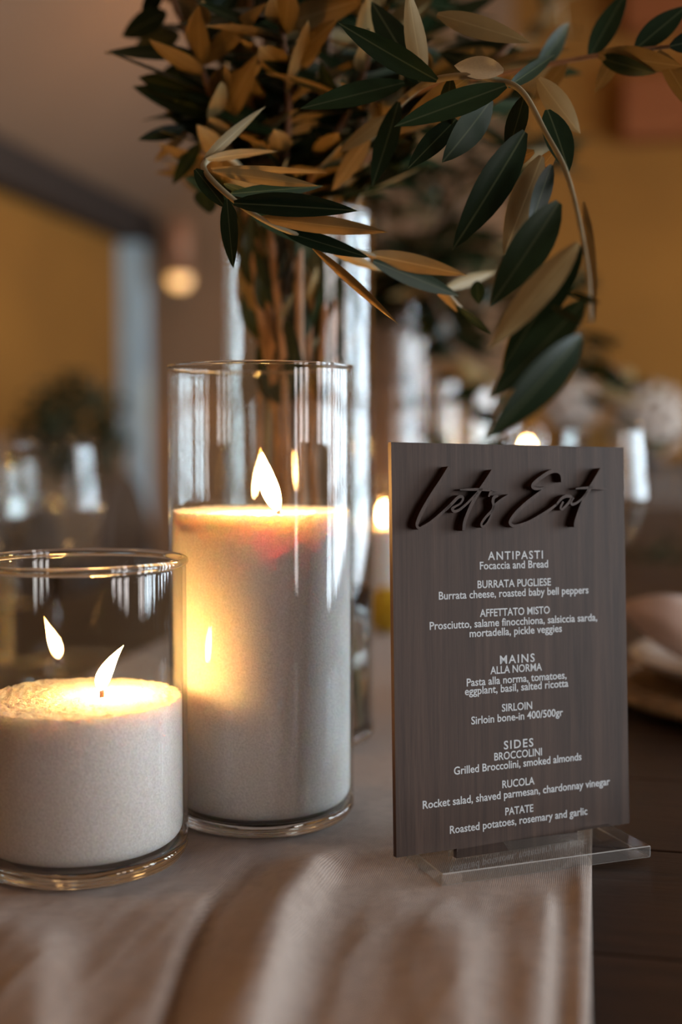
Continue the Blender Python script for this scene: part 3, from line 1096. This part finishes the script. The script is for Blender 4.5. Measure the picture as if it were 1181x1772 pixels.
m_pale = plain('pale_dry_leaf', (0.80, 0.80, 0.66), 0.5, var=0.06)
pl = view_leaf(brB, 872, 123, .64, 784, 112, .655, 40, 't', 10, 'fold')
pl.data = pl.data.copy()
pl.data.materials[0] = m_pale
pl.data.materials[1] = m_pale
pl['label'] = 'pale cream leaf standing on the branch'

# C: twig running off to the right edge
brC, S = branch('olive_branch', 'olive twig reaching out past the right edge of the picture',
                [vin(5.5), at(585, 400, 0.87), at(640, 250, 0.84), at(720, 160, 0.79), at(870, 128, 0.75), at(1040, 95, 0.72), at(1200, 76, 0.70)], 0.0024, 0.0011)
for a in [
    (1035, 96, .72, 1190, 112, .69, 46, 'b', 12, 'sag'), (1040, 100, .72, 1130, 130, .70, 34, 't', 25, 'sag'), (1140, 88, .70, 1210, 200, .68, 34, 'b', 20, 'flat'),
    (1020, 100, .73, 1080, -10, .76, 40, 't', 10, 'bow'), (1100, 85, .71, 1190, 10, .72, 44, 't', -10, 'flat'), (930, 118, .74, 1000, 30, .78, 36, 't', 15, 'sag'),
    (900, 122, .75, 830, 190, .80, 34, 'b', 5, 'flat'), (980, 108, .74, 930, 170, .78, 30, 'b', 10, 'sag'), (855, 130, .75, 760, 90, .78, 34, 't', 20, 'flat'),
    (1070, 90, .71, 1030, 160, .74, 30, 'b', 10, 'flat'), (1160, 80, .70, 1250, 60, .70, 40, 't', 0, 'flat'),
]:
    view_leaf(brC, *a)

# D: low left sprig leaves against the brown wall
brD, S = branch('olive_branch', 'leafy olive branch leaning out left in front of the brown wall',
                [vin(3.0), at(450, 470, 0.88), at(420, 330, 0.87), at(395, 200, 0.85), at(330, 80, 0.83), at(290, -40, 0.82)], 0.0024, 0.0012)
for a in [
    (320, 222, .80, 243, 240, .78, 26, 't', 5, 'sag'), (380, 205, .83, 320, 212, .82, 34, 't', 20, 'flat'), (328, 225, .82, 265, 278, .82, 16, 'b', 20, 'bow'),
    (345, 250, .80, 297, 318, .80, 28, 't', 15, 'sag'), (288, 22, .83, 207, 62, .84, 44, 't', 15, 'sag'), (310, 60, .85, 222, 82, .9, 48, 't', 0, 'sag'),
    (322, 110, .85, 268, 160, .86, 34, 't', 10, 'bow'), (340, 175, .84, 285, 200, .85, 30, 'b', 10, 'flat'), (362, 150, .85, 300, 130, .88, 32, 't', 12, 'flat'),
    (280, -20, .83, 245, 30, .85, 30, 't', 8, 'flat'), (385, 180, .84, 340, 270, .83, 34, 'b', 20, 'flat'), (370, 120, .85, 330, 190, .87, 30, 't', 30, 'sag'),
    (300, 0, .83, 350, 60, .86, 30, 'b', 10, 'sag'), (400, 230, .86, 380, 330, .87, 34, 't', 20, 'flat'), (350, 330, .80, 362, 370, .83, 36, 't', 30, 'flat'),
]:
    view_leaf(brD, *a)

# the dense upright bundle in the vase
rng = random.Random(21)
BUNDLE = [  # where the stem crosses: rim px, then points above
    [(455, 395), (458, 270), (455, 120), (470, -60)], [(420, 395), (410, 250), (385, 100), (365, -60)], [(500, 395), (515, 240), (520, 80), (540, -60)],
    [(560, 395), (580, 240), (610, 90), (620, -70)], [(590, 390), (655, 210), (720, 60), (760, -60)], [(480, 395), (440, 230), (420, 60), (400, -70)],
    [(530, 395), (560, 200), (570, 40), (560, -70)], [(600, 395), (690, 250), (790, 170), (900, 60)], [(575, 395), (625, 290), (690, 200), (740, 120)],
    [(440, 400), (410, 300), (370, 180), (330, 60)],
    [(470, 395), (490, 300), (500, 180), (490, 60), (480, -60)], [(520, 395), (540, 310), (600, 200), (640, 90), (650, -40)],
    [(430, 395), (430, 300), (450, 190), (430, 80), (440, -40)], [(550, 395), (590, 300), (640, 170), (660, 30), (690, -60)],
]
for bi, pts in enumerate(BUNDLE):
    k = bi * 2 * PI / len(BUNDLE)
    dd = 0.885 + 0.035 * math.sin(k)
    P = [vin(k, 0.55), at(pts[0][0] * 0.5 + 260, 700, dd)]
    for i, (x, y) in enumerate(pts):
        P.append(at(x, y, dd + (i * 0.02) * math.sin(k + 0.6) - 0.006 * i))
    br, S = branch('olive_branch', 'upright olive branch in the dense dark bundle of the tallest vase', P, 0.0036, 0.0016,
                   group='olive branches standing in the tallest vase')
    n = len(S)
    cnt = 0
    for i in range(7, n - 1, 1):
        for side in (-1, 1):
            if rng.random() < 0.25:
                continue
            p = S[i]
            inside = p.z < ZT + VH + 0.005
            if p.z < ZT + 0.12:
                continue
            d = (S[min(i + 1, n - 1)] - S[i - 1]).normalized()
            yaw_ = rng.uniform(0, 2 * PI)
            side_v = Vector((math.cos(yaw_), math.sin(yaw_), 0))
            if inside:
                L = rng.uniform(0.03, 0.05)
                tip = p + d * L * 0.85 + side_v * 0.012
                c2 = Vector((tip.x - VX, tip.y - VY))
                if c2.length > VR * 0.82:
                    c2 *= VR * 0.82 / c2.length
                    tip = Vector((VX + c2.x, VY + c2.y, tip.z))
                c3 = Vector((p.x - VX, p.y - VY))
                if c3.length > VR * 0.85:
                    continue
            else:
                L = rng.uniform(0.045, 0.075)
                tip = p + (d * rng.uniform(0.3, 0.8) + side_v * rng.uniform(0.6, 1.0) + Vector((0, 0, -0.25))).normalized() * L
            if tip.x < -0.155:
                continue
            nv = Vector((rng.uniform(-.6, .6), rng.uniform(-1.1, .35), rng.uniform(0.0, 1)))
            place_leaf(br, p, tip, rng.uniform(0.013, 0.020), nv, rng.choice(('flat', 'sag', 'bow', 'fold')))
            cnt += 1

# second arrangement, far down the table, a green blur
V2X, V2Y = (668 - 590.5) / FPX * 1.8, 1.8
for bi in range(20):
    k = bi * 2 * PI / 20 + 0.2
    base = Vector((V2X + 0.025 * math.cos(k), V2Y + 0.025 * math.sin(k), ZT + 0.02))
    top = Vector((V2X + 0.035 * math.cos(k), V2Y + 0.035 * math.sin(k), ZT + 0.42))
    reach = rng.uniform(0.06, 0.30)
    end = top + Vector((reach * math.cos(k) + 0.12, reach * math.sin(k) * 0.6, (-0.22, 0.0, 0.22, 0.4, -0.1)[bi % 5] + rng.uniform(-0.04, 0.04)))
    mid = (top + end) / 2 + Vector((0, 0, 0.07))
    br, S = branch('olive_branch', 'out-of-focus olive branch in the second vase behind the menu board', [base, top, mid, end], 0.003, 0.0014,
                   group='olive branches in the second vase')
    n = len(S)
    for i in range(7, n, 1):
        for side in (0, 1):
            p = S[i]
            a_ = rng.uniform(0, 2 * PI)
            tip = p + (Vector((math.cos(a_), math.sin(a_), rng.uniform(-0.7, 0.4)))).normalized() * rng.uniform(0.06, 0.09)
            place_leaf(br, p, tip, rng.uniform(0.020, 0.028), (rng.uniform(-.5, .5), rng.uniform(-1, .2), rng.uniform(0, 1)), rng.choice(('flat', 'sag', 'bow')))


# ------------------------------------------------------------------ table ware
def wine_glass(label, X, Y, H=0.215, R=0.042):
    t = thing('wine_glass', label, 'wine glass', (X, Y, T + 0.0004))
    hb = H * 0.44
    prof = []
    for i in range(13):
        q = i / 12
        r = R * (math.sin(PI * (0.5 * min(1, q * 1.9))) ** 0.75) * (1 - 0.16 * max(0, q - 0.5) * 2)
        prof.append((max(r, 0.0035 if i == 0 else r), hb + (H - hb) * q))
    inner = [(max(0.0, r - 0.0011), z + (0.002 if i == 0 else 0)) for i, (r, z) in enumerate(prof)][::-1]
    inner[-1] = (0, inner[-1][1])
    obj('bowl', lathe_bm(prof + inner, 48), M_GLASS, t)
    obj('stem', lathe_bm([(0, 0.004), (0.010, 0.006), (0.0038, 0.02), (0.0032, hb * 0.5), (0.0036, hb + 0.001), (0, hb + 0.002)], 24), M_SOLID, t)
    obj('glass_foot', lathe_bm([(0, 0.0), (0.034, 0.0), (0.035, 0.0012), (0.012, 0.0042), (0, 0.0048)], 48), M_SOLID, t)
    return t


def pos(px, d):
    return (px - 590.5) / FPX * d


wine_glass('blurred wine glass behind the short wide glass cylinder', pos(92, 1.08), 1.08, 0.222, 0.046)
wine_glass('wine glass cut off by the left edge, beside another wine glass', pos(-25, 1.2), 1.2, 0.20, 0.042)
wine_glass('blurred wine glass standing behind the right edge of the menu board', pos(1043, 1.12), 1.12, 0.235, 0.042)
wine_glass('far wine glass on the table beyond the short wide glass cylinder', pos(20, 1.62), 1.62, 0.20, 0.042)

# place setting at the right edge: rattan charger, plate, napkin
CX, CY = 0.385, 1.0
ch = thing('charger_plate', 'round woven rattan charger at the right edge under a plate', 'charger', (CX, CY, T + 0.0004))
bm = bmesh.new()
for i in range(14):                                     # coiled rattan: concentric rounds
    R = 0.012 + i * 0.0112
    bm_lathe(bm, [(R + 0.0058 * math.cos(a * PI / 4), 0.006 + 0.0055 * math.sin(a * PI / 4) + (0.006 if i > 11 else 0)) for a in range(9)], 72)
o = obj('coil_weave', bm, M_RATTAN, ch)
bm = bmesh.new()
for k in range(48):
    a = 2 * PI * k / 48
    bm_tube(bm, [(r * math.cos(a + dr), r * math.sin(a + dr), 0.0116 + dz) for r, dr, dz in ((0.03, 0, 0), (0.09, 0.05, 0), (0.14, 0.08, 0.003), (0.158, 0.09, 0.0068))], 0.0014, 4)
obj('binding_weave', bm, M_RATTAN, ch)
plz = T + 0.0142
pt = thing('dinner_plate', 'glossy cream ceramic plate on the rattan charger', 'plate', (CX - 0.012, CY, plz))
obj('plate_body', lathe_bm([(0, 0.0), (0.07, 0.0), (0.085, 0.003), (0.115, 0.016), (0.128, 0.024), (0.1295, 0.0255), (0.128, 0.0268), (0.113, 0.019), (0.082, 0.0065), (0.07, 0.0045), (0, 0.0042)], 72), M_CERAMIC, pt)
# napkin: folded cloth lying over the plate, its rolled tip pointing left
bm = bmesh.new()
K, N = 22, 20
p0, p1 = at(1083, 1052, 0.99), at(1320, 1110, 1.02)
prev = None
for i in range(K + 1):
    q = i / K
    c = p0.lerp(p1, q)
    r = 0.006 + 0.026 * (1 - (1 - min(1, q * 2.2)) ** 2)
    ring = []
    for k in range(N):
        a = 2 * PI * k / N
        fold = 1 + 0.07 * math.sin(3 * a + 6 * q) + 0.04 * math.sin(5 * a - 9 * q)
        ring.append(bm.verts.new((c.x, c.y + r * 1.5 * fold * math.cos(a), c.z - 0.012 * q + r * 0.82 * fold * math.sin(a))))
    if prev:
        for k in range(N):
            bm.faces.new((prev[k], prev[(k + 1) % N], ring[(k + 1) % N], ring[k]))
    else:
        bm.faces.new(ring[::-1])
    prev = ring
bm.faces.new(prev)
tag(obj('napkin', bm, M_NAPKIN), 'folded blush linen napkin lying across the cream plate', 'napkin')

# lemon
lm = at(672, 1048, 1.36)
prof = [(0, -0.037), (0.006, -0.034), (0.014, -0.029)] + [(0.0265 * math.cos(a) ** 0.8, 0.028 * math.sin(a)) for a in np.linspace(-0.95, 0.95, 11)] + [(0.012, 0.030), (0.005, 0.037), (0, 0.038)]
lemon = obj('lemon', lathe_bm(prof, 36), M_LEMON, None, (lm.x, lm.y, T + RT + 0.0265), (PI / 2 - 0.02, 0, 0.7))
tag(lemon, 'yellow lemon on the runner behind the tall glass cylinder', 'lemon')

# loose olive sprig on the table to the right
for j, (x, d) in enumerate(((1150, 2.0), (1185, 2.3))):
    b0 = Vector((pos(x, d), d, T + 0.006))
    br, S = branch('olive_sprig', ('loose olive sprig lying on the table beside the far wine glass', 'farther loose olive sprig lying on the table by the right edge')[j],
                   [b0 + Vector((-0.10, 0.08, 0)), b0 + Vector((-0.03, 0.02, 0.012)), b0 + Vector((0.05, -0.02, 0.012)), b0 + Vector((0.13, -0.08, 0.006))], 0.002, 0.001, cat='olive sprig')
    for i in range(2, len(S), 1):
        a_ = rng.uniform(-1.2, 1.2) - 0.5 + PI * (i % 2)
        tip = S[i] + Vector((math.cos(a_) * 0.05, math.sin(a_) * 0.05, rng.uniform(0.0, 0.03)))
        place_leaf(br, S[i], tip, 0.016, (rng.uniform(-.4, .4), -0.3, 1), 'sag')


# ------------------------------------------------------------------ chairs and far furniture
def chair(label, X, Y, face, zback=0.885):
    """round-backed wooden chair; face = direction it looks (radians)"""
    t = thing('wooden_chair', label, 'chair', (X, Y, 0), face)
    obj('seat', lathe_bm([(0, 0.43), (0.19, 0.43), (0.205, 0.44), (0.205, 0.455), (0.19, 0.465), (0, 0.468)], 40), M_RATTAN, t)
    for sx, sy in ((0.14, 0.14), (-0.14, 0.14), (0.14, -0.14), (-0.14, -0.14)):
        obj('leg', tube_bm([(sx * 1.15, sy * 1.15, 0), (sx, sy, 0.44)], [0.014, 0.018], 10), M_CHAIR, t)
    hoop = [(0.2 * math.cos(a), -0.19 - 0.03 * math.sin(a), 0.46 + (zback - 0.475) * math.sin(a) ** 0.7) for a in np.linspace(0.03, PI - 0.03, 25)]
    obj('back_frame', tube_bm(hoop, 0.016, 8), M_CHAIR, t)
    for k in range(7):
        x = -0.135 + 0.045 * k
        zt = 0.46 + (zback - 0.475) * (max(0, 1 - (x / 0.2) ** 2)) ** 0.35
        obj('back_slat', box_bm((x, -0.205, (0.46 + zt) / 2), (0.034, 0.010, zt - 0.46), 0.002), M_CHAIR, t, smooth=False)
    return t


left = ROOM + PI / 2 * -1
ROT_L = ROOM - PI / 2          # on the left of the table, looking right
chair('brown round-backed chair at the left side of the table', pos(205, 2.45), 2.45, ROT_L)
chair('farther brown round-backed chair at the left side of the table', pos(330, 3.5), 3.5, ROT_L)
chair('dark chair by the far flower table', pos(1135, 4.6), 4.6, ROOM + 0.3, 0.90)

# far console table with two pale flower arrangements
ct = thing('console_table', 'far dark table carrying the pale flower arrangements', 'table', (pos(1120, 5.45), 5.45, 0), ROOM)
obj('tabletop', box_bm((0, 0, 0.735), (1.5, 0.5, 0.03), 0.004), M_CHAIR, ct, smooth=False)
for sx in (-0.68, 0.68):
    for sy in (-0.2, 0.2):
        obj('leg', box_bm((sx, sy, 0.36), (0.05, 0.05, 0.72), 0.003), M_CHAIR, ct, smooth=False)
M_BLOOM = plain('pale_petals', (0.62, 0.52, 0.45), 0.8, var=0.12)
M_POT = plain('dark_pot', (0.05, 0.035, 0.03), 0.5)


def bloom_mesh():
    bm = bmesh.new()
    for ring, n, r, z, tilt in ((0, 4, 0.012, 0.020, 0.3), (1, 6, 0.022, 0.012, 0.8), (2, 8, 0.032, 0.0, 1.2)):
        for k in range(n):
            a = 2 * PI * k / n + ring * 0.4
            M = Matrix.Translation((r * 0.6 * math.cos(a), r * 0.6 * math.sin(a), z)) @ Matrix.Rotation(a, 4, 'Z') @ Matrix.Rotation(tilt, 4, 'Y') @ Matrix.Diagonal((0.4, 0.7, 1, 1))
            bmesh.ops.create_icosphere(bm, subdivisions=1, radius=0.018, matrix=M)
    me = bpy.data.meshes.new('bloom')
    bm.to_mesh(me)
    bm.free()
    me.materials.append(M_BLOOM)
    me.polygons.foreach_set('use_smooth', [True] * len(me.polygons))
    return me


BL = bloom_mesh()
for label, px, d, rad, zc, n in (('large pale flower arrangement in a dark pot at the right edge', 1120, 5.4, 0.14, 1.05, 46),
                                 ('smaller pale flower arrangement next to the drooping olive tip', 985, 5.45, 0.10, 1.12, 30)):
    t = thing('flower_arrangement', label, 'flowers', (pos(px, d), d, 0.7505))
    zc0 = zc - 0.75
    obj('pot', lathe_bm([(0, 0), (0.05, 0), (0.07, 0.03), (0.075, 0.10), (0.055, zc0 - rad * 0.75), (0.05, zc0 - rad * 0.72), (0, zc0 - rad * 0.7)], 32), M_POT, t)
    for i in range(n):
        z = 1 - 1.75 * (i + 0.5) / n
        a = i * 2.399963
        q = math.sqrt(1 - z * z)
        v = Vector((q * math.cos(a), q * math.sin(a), z))
        o = link('bloom', BL, t, v * rad + Vector((0, 0, zc0)))
        o.rotation_euler = v.to_track_quat('Z', 'Y').to_euler()
    for i in range(8):
        a = i * PI / 4
        b0 = Vector((0, 0, zc0 + rad * 0.3))
        e_ = b0 + Vector((math.cos(a) * rad * 0.9, math.sin(a) * rad * 0.9, rad * 1.0))
        o = link('leaf', LEAF['flat'], t)
        x = e_ - b0
        L = x.length
        x.normalize()
        zv = Vector((0, 0, 1)) - x * x.z
        zv.normalize()
        o.matrix_local = Matrix.Translation(b0) @ Matrix((x * L, zv.cross(x) * 0.05, zv * L)).transposed().to_4x4()

# potted shrub by the left wall
pX, pY = pos(130, 5.6), 5.6
ps = thing('potted_shrub', 'dark potted shrub by the ochre wall at left', 'plant', (pX, pY, 0.0))
obj('pot', lathe_bm([(0, 0), (0.15, 0), (0.2, 0.36), (0.21, 0.40), (0.185, 0.40), (0.17, 0.36), (0, 0.36)], 32), M_POT, ps)
obj('trunk', tube_bm([(0, 0, 0.34), (0.01, 0, 0.6), (0, 0.01, 0.9)], [0.02, 0.016, 0.01], 8), M_CHAIR, ps)
bm = bmesh.new()
for i in range(420):
    v = Vector((rng.gauss(0, 1), rng.gauss(0, 1), rng.gauss(0, 1))).normalized() * rng.uniform(0.12, 0.27)
    c = Vector((0, 0, 1.0)) + Vector((v.x, v.y, v.z * 1.1))
    dr = Vector((rng.uniform(-1, 1), rng.uniform(-1, 1), rng.uniform(-1, 1))).normalized()
    sd = dr.cross(Vector((rng.uniform(-1, 1), rng.uniform(-1, 1), 0.3))).normalized() * 0.017
    vs_ = [bm.verts.new(c - dr * 0.05), bm.verts.new(c + sd), bm.verts.new(c + dr * 0.05), bm.verts.new(c - sd)]
    bm.faces.new(vs_)
fo = obj('foliage', bm, M_DARKLEAF, ps)
fo['kind'] = 'stuff'
